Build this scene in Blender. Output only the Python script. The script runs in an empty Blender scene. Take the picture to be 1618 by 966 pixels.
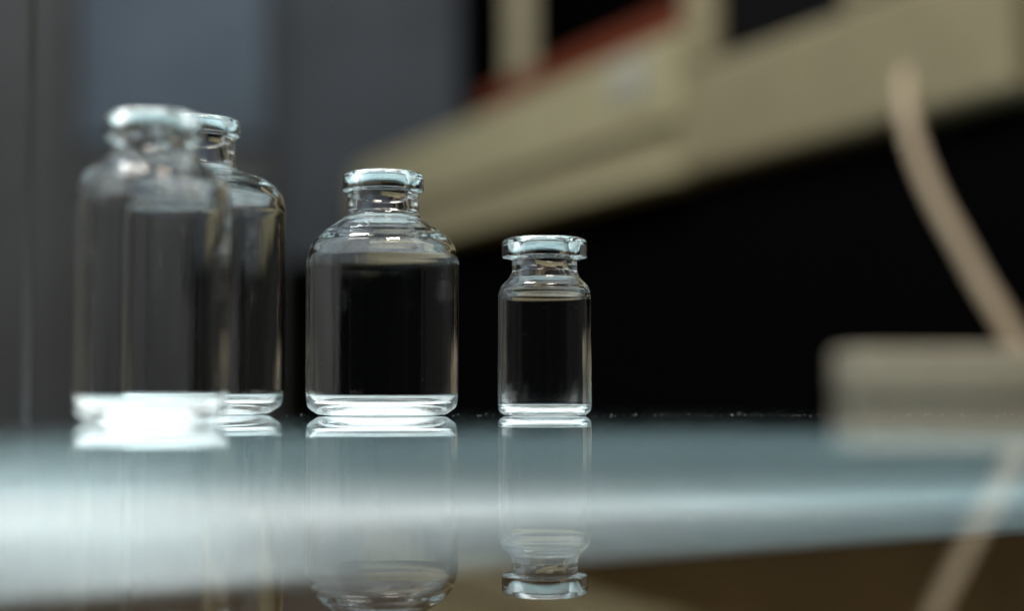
import bpy, bmesh, math, random
from mathutils import Vector
random.seed(7)
MM = 0.001
sc = bpy.context.scene
C = sc.collection

# ------------------------------------------------------------------ camera
cam_d = bpy.data.cameras.new('camera')
cam = bpy.data.objects.new('camera', cam_d)
C.objects.link(cam)
cam.location = (0, 0, 6.85 * MM)
cam.rotation_euler = (math.radians(90 + 3.08), 0, 0)
cam_d.sensor_width = 36
cam_d.lens = 54.56
cam_d.clip_start = 0.002
cam_d.clip_end = 20
cam_d.dof.use_dof = True
cam_d.dof.focus_distance = 0.397
cam_d.dof.aperture_fstop = 54.56 / 13.0
sc.camera = cam

# ------------------------------------------------------------------ world
w = bpy.data.worlds.new('World')
sc.world = w
w.use_nodes = True
w.node_tree.nodes['Background'].inputs[0].default_value = (0.55, 0.62, 0.7, 1)
w.node_tree.nodes['Background'].inputs[1].default_value = 0.012

# ------------------------------------------------------------------ overhead lamps, the last one added for the bench
def area(name, loc, target, sx, sy, power, col):
    d = bpy.data.lights.new(name, 'AREA')
    d.shape = 'RECTANGLE'
    d.size, d.size_y = sx, sy
    d.energy = power
    d.color = col
    o = bpy.data.objects.new(name, d)
    C.objects.link(o)
    o.location = loc
    o.rotation_euler = (Vector(target) - Vector(loc)).to_track_quat('-Z', 'Y').to_euler()
    return o
area('overhead_lamp', (-0.95, 0.5, 2.3), (0.3, 2.2, 0.35), 0.9, 0.45, 56, (1.0, 0.95, 0.84))
area('overhead_lamp', (-1.0, 1.7, 2.6), (-1.0, 3.3, 0.6), 0.6, 0.3, 18, (0.8, 0.9, 1.0))
area('overhead_lamp', (0.4, -0.35, 1.7), (0.1, 0.2, 0.0), 0.5, 0.25, 20, (1.0, 0.9, 0.74))  # extra lamp added to brighten the brown bench near the camera

# ------------------------------------------------------------------ render settings
vs = sc.view_settings
vs.view_transform = 'Standard'
vs.look = 'None'
vs.exposure = 0.1
vs.gamma = 1
cy = sc.cycles
cy.max_bounces = 32
cy.transmission_bounces = 32
cy.glossy_bounces = 16
cy.diffuse_bounces = 4
cy.transparent_max_bounces = 32
cy.caustics_reflective = False
cy.caustics_refractive = False
cy.sample_clamp_indirect = 6
cy.blur_glossy = 0.0
cy.use_denoising = True
cy.denoiser = 'OPENIMAGEDENOISE'
cy.use_adaptive_sampling = False

# ------------------------------------------------------------------ materials
def mat(name, col, rough=0.5, spec=0.5, metal=0.0, noise=0.0, nscale=40.0, bump=0.0, bscale=300.0, **kw):
    m = bpy.data.materials.new(name)
    m.use_nodes = True
    nt = m.node_tree
    b = nt.nodes['Principled BSDF']
    b.inputs['Base Color'].default_value = (*col, 1)
    b.inputs['Roughness'].default_value = rough
    b.inputs['Specular IOR Level'].default_value = spec
    b.inputs['Metallic'].default_value = metal
    tc = nt.nodes.new('ShaderNodeTexCoord')
    if noise:
        n = nt.nodes.new('ShaderNodeTexNoise')
        n.inputs['Scale'].default_value = nscale
        n.inputs['Detail'].default_value = 5
        nt.links.new(tc.outputs['Object'], n.inputs['Vector'])
        r = nt.nodes.new('ShaderNodeValToRGB')
        r.color_ramp.elements[0].position = 0.3
        r.color_ramp.elements[1].position = 0.7
        r.color_ramp.elements[0].color = (*[c * (1 - noise) for c in col], 1)
        r.color_ramp.elements[1].color = (*[min(1, c * (1 + noise)) for c in col], 1)
        nt.links.new(n.outputs['Fac'], r.inputs['Fac'])
        nt.links.new(r.outputs['Color'], b.inputs['Base Color'])
    if bump:
        n2 = nt.nodes.new('ShaderNodeTexNoise')
        n2.inputs['Scale'].default_value = bscale
        nt.links.new(tc.outputs['Object'], n2.inputs['Vector'])
        bp = nt.nodes.new('ShaderNodeBump')
        bp.inputs['Strength'].default_value = bump
        bp.inputs['Distance'].default_value = 0.001
        nt.links.new(n2.outputs['Fac'], bp.inputs['Height'])
        nt.links.new(bp.outputs['Normal'], b.inputs['Normal'])
    return m

def dielectric(name, ior, col=(1, 1, 1), ripple=0.0):
    m = bpy.data.materials.new(name)
    m.use_nodes = True
    nt = m.node_tree
    nt.nodes.clear()
    out = nt.nodes.new('ShaderNodeOutputMaterial')
    g = nt.nodes.new('ShaderNodeBsdfGlass')
    g.inputs['Color'].default_value = (*col, 1)
    g.inputs['Roughness'].default_value = 0.0
    g.inputs['IOR'].default_value = ior
    nt.links.new(g.outputs[0], out.inputs[0])
    if ripple:
        tc = nt.nodes.new('ShaderNodeTexCoord')
        mp = nt.nodes.new('ShaderNodeMapping')
        mp.inputs['Scale'].default_value = (1, 1, 0.35)
        n = nt.nodes.new('ShaderNodeTexNoise')
        n.inputs['Scale'].default_value = 420
        n.inputs['Detail'].default_value = 3
        bp = nt.nodes.new('ShaderNodeBump')
        bp.inputs['Strength'].default_value = ripple
        bp.inputs['Distance'].default_value = 0.0006
        nt.links.new(tc.outputs['Object'], mp.inputs['Vector'])
        nt.links.new(mp.outputs[0], n.inputs['Vector'])
        nt.links.new(n.outputs['Fac'], bp.inputs['Height'])
        nt.links.new(bp.outputs['Normal'], g.inputs['Normal'])
    return m

M_glass = dielectric('clear_glass', 1.5, (0.997, 0.998, 0.998), 0.025)

def plate_material():
    m = bpy.data.materials.new('glass_plate')
    m.use_nodes = True
    nt = m.node_tree
    nt.nodes.clear()
    out = nt.nodes.new('ShaderNodeOutputMaterial')
    mix = nt.nodes.new('ShaderNodeMixShader')
    tr = nt.nodes.new('ShaderNodeBsdfTransparent')
    tr.inputs[0].default_value = (0.97, 0.985, 0.985, 1)
    gl = nt.nodes.new('ShaderNodeBsdfGlossy')
    gl.inputs['Roughness'].default_value = 0.0
    gl.inputs['Color'].default_value = (0.96, 0.98, 1, 1)
    fr = nt.nodes.new('ShaderNodeFresnel')
    fr.inputs['IOR'].default_value = 1.5
    geo = nt.nodes.new('ShaderNodeNewGeometry')
    inv = nt.nodes.new('ShaderNodeMath'); inv.operation = 'SUBTRACT'; inv.inputs[0].default_value = 1
    mul = nt.nodes.new('ShaderNodeMath'); mul.operation = 'MULTIPLY'
    L = nt.links.new
    L(geo.outputs['Backfacing'], inv.inputs[1])
    L(fr.outputs[0], mul.inputs[0]); L(inv.outputs[0], mul.inputs[1])
    L(mul.outputs[0], mix.inputs[0]); L(tr.outputs[0], mix.inputs[1]); L(gl.outputs[0], mix.inputs[2])
    L(mix.outputs[0], out.inputs[0])
    return m
M_plate = plate_material()

def diffuser_material():
    m = bpy.data.materials.new('opal_diffuser')
    m.use_nodes = True
    nt = m.node_tree
    nt.nodes.clear()
    out = nt.nodes.new('ShaderNodeOutputMaterial')
    # opal sheet: part of the light is spread evenly, part of it keeps going forward
    mix = nt.nodes.new('ShaderNodeMixShader'); mix.inputs[0].default_value = 0.04
    fwd = nt.nodes.new('ShaderNodeMixShader'); fwd.inputs[0].default_value = 0.66
    t = nt.nodes.new('ShaderNodeBsdfTranslucent'); t.inputs[0].default_value = (0.88, 0.88, 0.87, 1)
    r = nt.nodes.new('ShaderNodeBsdfRefraction'); r.inputs['Color'].default_value = (0.9, 0.9, 0.9, 1)
    r.inputs['Roughness'].default_value = 0.6; r.inputs['IOR'].default_value = 1.15
    d = nt.nodes.new('ShaderNodeBsdfDiffuse'); d.inputs[0].default_value = (0.7, 0.75, 0.76, 1)
    L = nt.links.new
    L(t.outputs[0], fwd.inputs[1]); L(r.outputs[0], fwd.inputs[2])
    L(fwd.outputs[0], mix.inputs[1]); L(d.outputs[0], mix.inputs[2])
    L(mix.outputs[0], out.inputs[0])
    return m
def clear_material():
    m = bpy.data.materials.new('clear_film')
    m.use_nodes = True
    nt = m.node_tree
    nt.nodes.clear()
    out = nt.nodes.new('ShaderNodeOutputMaterial')
    t = nt.nodes.new('ShaderNodeBsdfTransparent')
    nt.links.new(t.outputs[0], out.inputs[0])
    return m
M_clear = clear_material()
M_diff = diffuser_material()

def emit(name, col, s):
    m = bpy.data.materials.new(name)
    m.use_nodes = True
    nt = m.node_tree
    nt.nodes.clear()
    out = nt.nodes.new('ShaderNodeOutputMaterial')
    e = nt.nodes.new('ShaderNodeEmission')
    e.inputs[0].default_value = (*col, 1); e.inputs[1].default_value = s
    nt.links.new(e.outputs[0], out.inputs[0])
    return m

M_beige = mat('beige_enamel', (0.40, 0.38, 0.25), 0.45, 0.4, noise=0.06, nscale=12, bump=0.1)
M_beige_shade = mat('beige_shaded', (0.28, 0.255, 0.17), 0.5, 0.4, noise=0.06, nscale=14, bump=0.1)  # darker beige: shade on the head's face and in the groove put into colour
M_red = mat('red_brown_strip', (0.15, 0.034, 0.016), 0.5, 0.3, noise=0.1)
M_label = mat('grey_blue_label', (0.41, 0.415, 0.37), 0.5, 0.4, noise=0.05)
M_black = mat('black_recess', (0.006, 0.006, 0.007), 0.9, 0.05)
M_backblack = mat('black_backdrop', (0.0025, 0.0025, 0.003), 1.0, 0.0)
M_cable = mat('beige_cable_sheath', (0.44, 0.36, 0.27), 0.55, 0.4, noise=0.06, bump=0.1)
M_block = mat('pale_block', (0.37, 0.345, 0.28), 0.6, 0.3, noise=0.07)
M_wall = mat('grey_panel', (0.062, 0.067, 0.075), 0.6, 0.3, noise=0.25, nscale=3)
M_blue = mat('blue_grey_panel', (0.036, 0.046, 0.062), 0.6, 0.3, noise=0.3, nscale=3)
M_bluegrey = mat('pale_blue_grey_panel', (0.070, 0.102, 0.142), 0.6, 0.3, noise=0.25, nscale=2.5)
M_steel = mat('brushed_steel', (0.45, 0.45, 0.46), 0.35, 0.5, 1.0, noise=0.05)
M_rod = mat('dark_rod', (0.06, 0.06, 0.065), 0.5, 0.4, noise=0.1)
M_bench = mat('brown_bench', (0.20, 0.145, 0.075), 0.6, 0.3, noise=0.18, nscale=25, bump=0.1)
M_white = mat('dark_lining', (0.05, 0.052, 0.053), 0.7, 0.3, noise=0.03)
M_pale = mat('pale_reflector_paint', (0.22, 0.25, 0.28), 0.8, 0.2, noise=0.05, nscale=5)
M_dust = mat('pale_dust', (0.6, 0.62, 0.64), 0.9, 0.1, noise=0.1)
M_tube1 = emit('lit_tube', (1.0, 1.0, 0.98), 135)
M_tube3 = emit('lit_tube_middle', (0.94, 0.99, 1.0), 125)
M_tube2 = emit('lit_tube_dim', (0.68, 0.95, 1.0), 46)
M_tube4 = emit('lit_tube_rear', (0.62, 0.93, 1.0), 58)

# ------------------------------------------------------------------ helpers
def tag(o, label=None, cat=None, group=None, kind=None):
    if label: o['label'] = label
    if cat: o['category'] = cat
    if group: o['group'] = group
    if kind: o['kind'] = kind
    return o

def empty(name, loc=(0, 0, 0), rz=0.0):
    o = bpy.data.objects.new(name, None)
    o.empty_display_size = 0.01
    C.objects.link(o)
    o.location = loc
    o.rotation_euler = (0, 0, rz)
    return o

def link(name, bm, mats, parent=None, smooth=False):
    me = bpy.data.meshes.new(name)
    bm.to_mesh(me)
    bm.free()
    for m in (mats if isinstance(mats, (list, tuple)) else [mats]):
        me.materials.append(m)
    if smooth:
        for p in me.polygons: p.use_smooth = True
    o = bpy.data.objects.new(name, me)
    C.objects.link(o)
    if parent: o.parent = parent
    return o

def box(x0, x1, y0, y1, z0, z1, bev=0.0, seg=3):
    """box in millimetres"""
    bm = bmesh.new()
    bmesh.ops.create_cube(bm, size=1)
    for v in bm.verts:
        v.co = Vector(((x0 + x1) / 2 + v.co.x * (x1 - x0), (y0 + y1) / 2 + v.co.y * (y1 - y0), (z0 + z1) / 2 + v.co.z * (z1 - z0))) * MM
    if bev:
        bmesh.ops.bevel(bm, geom=bm.edges[:], offset=bev * MM, segments=seg, profile=0.5, affect='EDGES')
    return bm

def fillet(pts, step=0.16):
    """polyline of (r, z, fillet radius) in mm -> smooth list of (r, z)"""
    out = []
    n = len(pts)
    for i, p in enumerate(pts):
        P = Vector(p[:2]); rad = p[2] if len(p) > 2 else 0
        if i in (0, n - 1) or rad <= 0:
            out.append(P); continue
        A = Vector(pts[i - 1][:2]) - P; B = Vector(pts[i + 1][:2]) - P
        la, lb = A.length, B.length
        A.normalize(); B.normalize()
        ang = A.angle(B)
        if ang > math.radians(178):
            out.append(P); continue
        t = min(rad / math.tan(ang / 2), la * 0.49, lb * 0.49)
        rr = t * math.tan(ang / 2)
        cen = P + (A + B).normalized() * (rr / math.sin(ang / 2))
        s, e = P + A * t, P + B * t
        a0 = math.atan2(s.y - cen.y, s.x - cen.x); a1 = math.atan2(e.y - cen.y, e.x - cen.x)
        da = (a1 - a0 + math.pi) % (2 * math.pi) - math.pi
        k = max(4, int(abs(da) * rr / step))
        for j in range(k + 1):
            a = a0 + da * j / k
            out.append(cen + Vector((math.cos(a), math.sin(a))) * rr)
    return [(p.x, p.y) for p in out]

def wobble(seed):
    rg = random.Random(seed)
    terms = [(rg.randint(2, 5), rg.uniform(0, 6.28), rg.uniform(0.3, 1)) for _ in range(3)] + \
            [(rg.randint(9, 40), rg.uniform(0, 6.28), rg.uniform(0.03, 0.12)) for _ in range(8)]
    def f(a): return sum(k[2] * math.sin(k[0] * a + k[1]) for k in terms)
    return f

def lathe(profile, seg=144, f=None, amp=0.0, matsplit=None, flip=False):
    """profile of (r, z) mm; a point with r = 0 closes on the axis; face normals lie to the right of travel"""
    bm = bmesh.new()
    rows = []
    for r, z in profile:
        if r < 1e-6:
            rows.append([bm.verts.new((0, 0, z * MM))])
        else:
            row = []
            for k in range(seg):
                a = 2 * math.pi * k / seg
                q = r + (f(a) * amp * min(1, r / 8) if f else 0)
                row.append(bm.verts.new((q * math.cos(a) * MM, q * math.sin(a) * MM, z * MM)))
            rows.append(row)
    for i in range(len(rows) - 1):
        a, b = rows[i], rows[i + 1]
        for k in range(seg):
            k2 = (k + 1) % seg
            vs = [a[k % len(a)], a[k2 % len(a)], b[k2 % len(b)], b[k % len(b)]]
            u = []
            for v in vs:
                if v not in u: u.append(v)
            if len(u) < 3: continue
            if flip: u.reverse()
            fc = bm.faces.new(u)
            if matsplit is not None and i >= matsplit: fc.material_index = 1
    return bm

# ------------------------------------------------------------------ setting
tag(link('bench', box(-1255, 2600, -250, 4000, -104, -84), M_bench), kind='structure')
tag(link('back_wall', box(-2600, 3600, 4020, 4060, -104, 2600), M_backblack), kind='structure')

tag(link('reflection_wall', box(-1290, -1260, -250, 3280, -84, 2600), M_pale), kind='structure')  # added out of view so the vial edges reflect something pale

# glass-topped inspection table
tbl = tag(empty('glass_table', (0, 0, -0.084)), 'clear glass tabletop that mirrors the glass vials standing on it', 'table')
link('glass_plate', box(-800, 800, -60, 2200, 80, 84), M_plate, tbl)
for x in (-780, 780):
    for y in (-40, 2180):
        bm = lathe(fillet([(0, 0), (14, 0, 1), (14, 4, 1), (6, 4, 1), (6, 80, 1), (0, 80)]), 24)
        for v in bm.verts: v.co += Vector((x, y, 0)) * MM
        link('post', bm, M_steel, tbl, True)

# light box below the glass
lb = tag(empty('light_box', (-0.077, 0.246, -0.084), math.radians(31)), 'pale blue-white light box glowing under the glass tabletop', 'light box')
X0, X1, Y1 = -420, 900, 1000
link('tray_base', box(X0, X1, 0, Y1, 0, 3), M_white, lb)
for a in ((X0, X1, -3, -0.2), (X0, X1, Y1 + 0.2, Y1 + 3), (X0 - 3, X0 - 0.2, 0, Y1), (X1 + 0.2, X1 + 3, 0, Y1)):
    link('tray_wall', box(*a, 0, 57), M_bench if a[2] == -3 else M_white, lb)
link('diffuser', box(X0 - 3, X1 + 3, -3, Y1 + 3, 57.2, 58.7), [M_diff, M_clear], lb)
for p in lb.children[-1].data.polygons:
    if p.normal.z < -0.5: p.material_index = 1

def tube(name, p, q, r, m, parent=None, seg=20):
    """straight lamp tube between two points in mm, in world space"""
    a, b = Vector(p), Vector(q)
    L = (b - a).length
    bm = lathe(fillet([(0, 0), (r, 0, r * 0.5), (r, L, r * 0.5), (0, L)], 1.5), seg)
    rot = (b - a).to_track_quat('Z', 'Y').to_matrix()
    for v in bm.verts: v.co = rot @ v.co + a * MM
    o = link(name, bm, m, None, True)
    if parent:
        bpy.context.view_layer.update()
        o.parent = parent
        o.matrix_parent_inverse = parent.matrix_world.inverted()
    return o
tube('lamp_tube', (-330, 366, -60), (-96, 372, -60), 7, M_tube1, lb)
tube('lamp_tube', (-330, 440, -60), (-74, 436, -60), 7, M_tube1, lb)
tube('lamp_tube', (-330, 500, -60), (-90, 500, -60), 7, M_tube2, lb)
tube('lamp_tube', (-330, 600, -60), (-140, 600, -60), 7, M_tube2, lb)
tube('lamp_tube', (-330, 730, -60), (-150, 730, -60), 7, M_tube2, lb)
tube('lamp_tube', (-66, 398, -60), (40, 436, -60), 7, M_tube3, lb)
tube('lamp_tube', (48, 440, -60), (330, 556, -60), 7, M_tube2, lb)
def plank(name, p, q, z0, z1, m, parent):
    a, b = Vector((p[0], p[1], 0)), Vector((q[0], q[1], 0))
    d = (b - a).normalized()
    n = Vector((-d.y, d.x, 0)) * 0.5
    bm = bmesh.new()
    lo = [bm.verts.new((c + e + Vector((0, 0, z0))) * MM) for c, e in ((a, -n), (b, -n), (b, n), (a, n))]
    hi = [bm.verts.new(v.co + Vector((0, 0, (z1 - z0) * MM))) for v in lo]
    bm.faces.new(lo[::-1]); bm.faces.new(hi)
    for i in range(4): bm.faces.new((lo[i], lo[(i + 1) % 4], hi[(i + 1) % 4], hi[i]))
    o = link(name, bm, m)
    bpy.context.view_layer.update()
    o.parent = parent
    o.matrix_parent_inverse = parent.matrix_world.inverted()
plank('baffle', (-56, 374), (49, 412), -81, -47, M_white, lb)  # unseen strips added to shade the diffuser, so its glow fades toward the front
plank('baffle', (50, 412.5), (330, 528), -81, -47, M_white, lb)
plank('baffle', (-330, 342), (-96, 350), -81, -47, M_white, lb)
tube('lamp_tube', (-340, 900, -60), (420, 900, -60), 8, M_tube4, lb)
tube('lamp_tube', (-340, 1060, -60), (420, 1060, -60), 8, M_tube4, lb)

# ------------------------------------------------------------------ vials
SEG = 160
def ring(bm, r, z, func, amp):
    if r < 1e-6: return [bm.verts.new((0, 0, z * MM))]
    row = []
    for j in range(SEG):
        t = 2 * math.pi * j / SEG
        q = r + func(t) * amp * min(1, r / 10)
        row.append(bm.verts.new((q * math.cos(t) * MM, q * math.sin(t) * MM, z * MM)))
    return row
def skin(bm, rows):
    for A, B in zip(rows, rows[1:]):
        for j in range(SEG):
            j2 = (j + 1) % SEG
            q = []
            for v in (A[j % len(A)], A[j2 % len(A)], B[j2 % len(B)], B[j % len(B)]):
                if v not in q: q.append(v)
            if len(q) > 2: bm.faces.new(q).smooth = True

def vial(name, label, loc, outer, inner, level, seed, bubbles=0, k=1.0):
    """outer: (r,z,fillet) from the axis at the base up to the lip mouth; inner: from the lip mouth down to the axis"""
    t = tag(empty(name, (loc[0] * MM, loc[1] * MM, 0.0001)), label, 'vial')
    f, g = wobble(seed), wobble(seed + 50)
    outer = [tuple(c * k for c in p) for p in outer]
    inner = [tuple(c * k for c in p) for p in inner]
    level *= k
    op, ip = fillet(outer), fillet(inner)
    bm = bmesh.new()
    rows = [ring(bm, r, z, f, 0.012) for r, z in op] + [ring(bm, r, z, g, 0.03) for r, z in ip]
    skin(bm, rows)
    link('glass_body', bm, M_glass, t)
    if bubbles:                      # specks of residue clinging to the inside below the shoulder
        bm = bmesh.new()
        rg = random.Random(seed + 9)
        for _ in range(bubbles):
            a = rg.uniform(0, 2 * math.pi)
            zz = level - abs(rg.gauss(0, 1.8)) if rg.random() < 0.75 else rg.uniform(8, level)
            rr = inner_r(ip, zz) - 0.06
            s = rg.choice((0.05, 0.06, 0.08, 0.08, 0.13))
            bb = bmesh.ops.create_icosphere(bm, subdivisions=1, radius=s * MM)
            for v in bb['verts']: v.co += Vector((rr * math.cos(a), rr * math.sin(a), zz)) * MM
        o = link('residue_specks', bm, M_dust, t, True)
        o['kind'] = 'stuff'
    return t
def inner_r(ip, z):
    for (r0, z0), (r1, z1) in zip(ip, ip[1:]):
        if z0 >= z > z1: return r0 + (r1 - r0) * (z - z0) / (z1 - z0)
    return ip[-2][0]

# wide squat bottle in the middle
vial('glass_vial', 'wide squat clear vial with rounded shoulders beside the small slim vial', (-33.4, 400),
     [(0, 1.1), (11, 1.0, 3), (14.2, 0, 1.4), (16.6, 0.25, 1.5), (19.2, 2.0, 2.4), (19.66, 5.5, 6), (19.66, 39.5, 8), (18.7, 44.0, 9), (15.4, 47.3, 6), (10.4, 50.6, 2.2),
      (9.25, 51.8, 1.6), (9.15, 57.4, 0.4), (10.55, 57.8, 0.6), (10.55, 62.5, 2.1), (8.0, 62.7, 1.2)],
     [(6.62, 61.2, 0.8), (6.6, 57, 3), (7.3, 52.4, 3), (9.6, 49.2, 3), (14.2, 46.0, 5), (17.0, 43.6, 5), (18.25, 40.2, 6), (18.25, 5.2, 4), (17.6, 2.9, 2.0), (13.5, 1.9, 4), (0, 2.4)],
     43.0, 3, bubbles=110)
# small slim vial
vial('glass_vial', 'small slim clear vial with wide flat lip, standing right of the squat vial', (8.4, 400),
     [(0, 0.7), (7, 0.6, 2), (8.8, 0, 0.8), (10.6, 0.1, 0.8), (11.9, 1.1, 1.2), (12.1, 3, 4), (12.02, 31.0, 3), (11.3, 33.2, 2.4), (9.2, 35.3, 1.8),
      (8.45, 36.9, 1.6), (8.4, 40.1, 0.4), (11.05, 40.5, 0.6), (11.05, 45.5, 1.8), (8.2, 45.7, 1.2)],
     [(6.28, 44.2, 0.8), (6.25, 40, 3), (7.2, 36.6, 2), (8.4, 34.6, 2), (10.4, 32.4, 2), (10.95, 30, 3), (11.0, 2.6, 2), (10.4, 1.45, 1.0), (8, 1.2, 2), (0, 1.4)],
     32.0, 4, bubbles=50)
# tall vial with its neck toward the grey wall
vial('glass_vial', 'tall narrow clear vial with thick bright lip, in front of the broad tall vial', (-75.4, 325),
     [(0, 1.1), (9, 1.0, 3), (11.2, 0, 1.2), (14, 0.25, 1.3), (16.2, 1.9, 2.0), (16.6, 5, 5), (16.6, 49, 5), (15.4, 53.4, 4), (11.2, 56.6, 3), (9.2, 58.6, 1.8),
      (9.0, 61, 0.4), (10.7, 61.5, 0.6), (10.7, 67.1, 2.0), (8.0, 67.3, 1.2)],
     [(6.6, 65.9, 0.8), (6.5, 61, 3), (7.4, 58.4, 3), (9.8, 55.5, 3), (14.2, 52, 4), (15.2, 48, 5), (15.25, 5, 4), (14.6, 2.8, 2.0), (11, 1.9, 4), (0, 2.3)],
     50.5, 5, bubbles=30, k=0.96)
# broad tall vial
vial('glass_vial', 'broad tall clear vial with nearly flat shoulders behind the tall narrow vial', (-84.3, 415),
     [(0, 1.3), (13, 1.2, 3), (16.4, 0, 1.6), (19.4, 0.3, 1.6), (22.6, 2.4, 2.8), (23.2, 6.2, 6), (23.2, 55.5, 8), (22.0, 60.2, 5), (17.5, 63.2, 5), (11.5, 65.2, 2.2),
      (9.7, 66.8, 1.6), (9.6, 74.3, 0.4), (11.0, 74.8, 0.6), (11.0, 79.2, 2.0), (8.4, 79.4, 1.2)],
     [(7.0, 78.0, 0.8), (6.9, 73, 3), (7.8, 67.2, 3), (10.6, 63.9, 3), (16.5, 61.6, 5), (20.5, 59.0, 5), (21.7, 54.8, 6), (21.75, 5.6, 5), (21, 3.1, 2.2), (16, 2.2, 4), (0, 2.7)],
     58.5, 6, bubbles=30)
# ------------------------------------------------------------------ instrument behind
S = 2.2
ins = tag(empty('bench_instrument', (0.090 * S, 0.850 * S, -0.084), math.atan2(0.9194, -0.3933)), 'long beige instrument with red-brown strip and grey label above a black block standing in for shade', 'instrument')
def ibox(name, x0, x1, y0, y1, z0, z1, m, bev=6, parent=ins):
    Z = lambda z: (z - 7) * S + 7 + 84 if z > -1 else 0
    return link(name, box(x0 * S, x1 * S, y0 * S, y1 * S, Z(z0), Z(z1), bev), m, parent)
ibox('side_panel', 0.5, 590, -160, 0, 156, 206, M_beige)
ibox('groove', 1, 586, -156, -4, 135, 155.5, M_beige_shade, 2)
ibox('lower_lip', 0.5, 592, -162, 5, 122, 134.5, M_beige)
ibox('red_strip', 0.5, 300, -158, -3, 206.5, 224, M_red, 4)
ibox('label_plate', 30, 76, 0.2, 2, 176, 200, M_label, 0.5)
hs = ibox('head_housing', -265, 0, -160, -2, 124, 182, M_beige_shade, 10)
ibox('head_column', -28, 0, -160, -3, 182.5, 420, M_beige_shade, 10)
ibox('head_column', -265, -150, -160, -3, 182.5, 420, M_beige_shade, 10)
ibox('opening_shade', -149, -29, -150, -12, 182.5, 420, M_black, 1)  # shallow black block; the darkness inside the opening is put into its colour
ibox('shade_block', -300, 585, -158, -14, -2, 121, M_backblack, 2)  # black block added in place of the shadowed recess under the instrument
pc = tag(empty('support_post', (0.0, 3.1, -0.084)), 'slim beige upright post beyond the red-brown strip', 'post')
link('post_shaft', box(-12, 46, -20, 20, 12, 1900, 6), M_beige_shade, pc)
link('post_foot', box(-40, 62, -46, 46, 0, 12, 3), M_beige_shade, pc)

# ------------------------------------------------------------------ cable
def curve_tube(name, pts, r, m, parent=None, seg=24, sub=14):
    P = [Vector(p) * MM for p in pts]
    P = [P[0] * 2 - P[1]] + P + [P[-1] * 2 - P[-2]]
    path = []
    for i in range(1, len(P) - 2):
        for j in range(sub):
            t = j / sub
            a, b, c, d = P[i - 1:i + 3]
            path.append(0.5 * ((2 * b) + (c - a) * t + (2 * a - 5 * b + 4 * c - d) * t * t + (3 * b - a - 3 * c + d) * t ** 3))
    path.append(P[-2])
    bm = bmesh.new()
    rows = []
    for i, p in enumerate(path):
        tg = (path[min(i + 1, len(path) - 1)] - path[max(i - 1, 0)]).normalized()
        u = tg.cross(Vector((0, 1, 0))).normalized(); v = tg.cross(u)
        rows.append([bm.verts.new(p + (u * math.cos(2 * math.pi * k / seg) + v * math.sin(2 * math.pi * k / seg)) * r * MM) for k in range(seg)])
    for A, B in zip(rows, rows[1:]):
        for k in range(seg):
            bm.faces.new((A[k], A[(k + 1) % seg], B[(k + 1) % seg], B[k]))
    bm.faces.new(rows[0]); bm.faces.new(list(reversed(rows[-1])))
    return link(name, bm, m, parent, True)
cb = curve_tube('power_cable', [(344.8, 1340, 283.9), (340.1, 1330, 259.1), (340.3, 1310, 220.6), (350.9, 1290, 172.6), (369.3, 1270, 123.4), (389.0, 1250, 75.7), (416.9, 1230, 26.9), (480, 1210, 9.6), (560, 1190, 9.6), (700, 1170, 9.6)], 7.4, M_cable)
tag(cb, 'thick beige cable curving down from the instrument to the tabletop', 'cable')

# ------------------------------------------------------------------ block on the table
bl = tag(link('pale_block', box(0, 230, 0, 90, 0, 39, 5), M_block), 'low pale beige rectangular block on the tabletop beside the cable', 'block')
bl.location = (0.264, 1.20, 0.0001)

# ------------------------------------------------------------------ grey cabinet behind on the left
cab = tag(empty('equipment_cabinet', (-0.50, 3.3, -0.084)), 'tall grey metal cabinet behind the two tall vials', 'cabinet')
link('carcass', box(-1500, 0, 0, 300, 0, 2200, 5), M_wall, cab)
low_door = link('door', box(-420, -20, -26, -1, 60, 600, 8), M_wall, cab)
link('door', box(-420, -20, -26, -1, 615, 2150, 8), M_bluegrey, cab)
link('door', box(-1060, -440, -26, -1, 60, 2150, 8), M_wall, cab)
link('handle', box(-70, -50, -60, -26.5, 300, 420, 5), M_black, low_door)
cup = tag(empty('wall_cupboard', (-0.498, 3.31, 0.27)), 'blue-grey cupboard hanging beside the grey cabinet above the long instrument', 'cupboard')
link('carcass', box(0, 395, 0, 390, 0, 1500, 5), M_blue, cup)
link('door', box(8, 387, -24, -1, 8, 1490, 8), M_blue, cup)
rod = tube('steel_rod', (-161, 515, 0.1), (-161, 515, 160), 1.1, M_rod)
tag(rod, 'thin dark upright rod standing left of the tall vials', 'rod')

# ------------------------------------------------------------------ dust on the glass
bm = bmesh.new()
rg = random.Random(21)
for i in range(260):
    x = rg.uniform(-60, 150) if i % 3 else rg.uniform(20, 140)
    y = 405 + rg.gauss(0, 16)
    s = rg.choice((0.04, 0.05, 0.06, 0.07, 0.08, 0.12))
    b = bmesh.ops.create_icosphere(bm, subdivisions=1, radius=s * MM)
    k = Vector((rg.uniform(0.7, 1.6), rg.uniform(0.7, 1.4), rg.uniform(0.5, 1)))
    for v in b['verts']: v.co = Vector((v.co.x * k.x, v.co.y * k.y, v.co.z * k.z)) + Vector((x, y, s * 0.6)) * MM
tag(link('dust', bm, M_dust), 'tiny pale dust specks scattered on the glass tabletop', 'dust', kind='stuff')
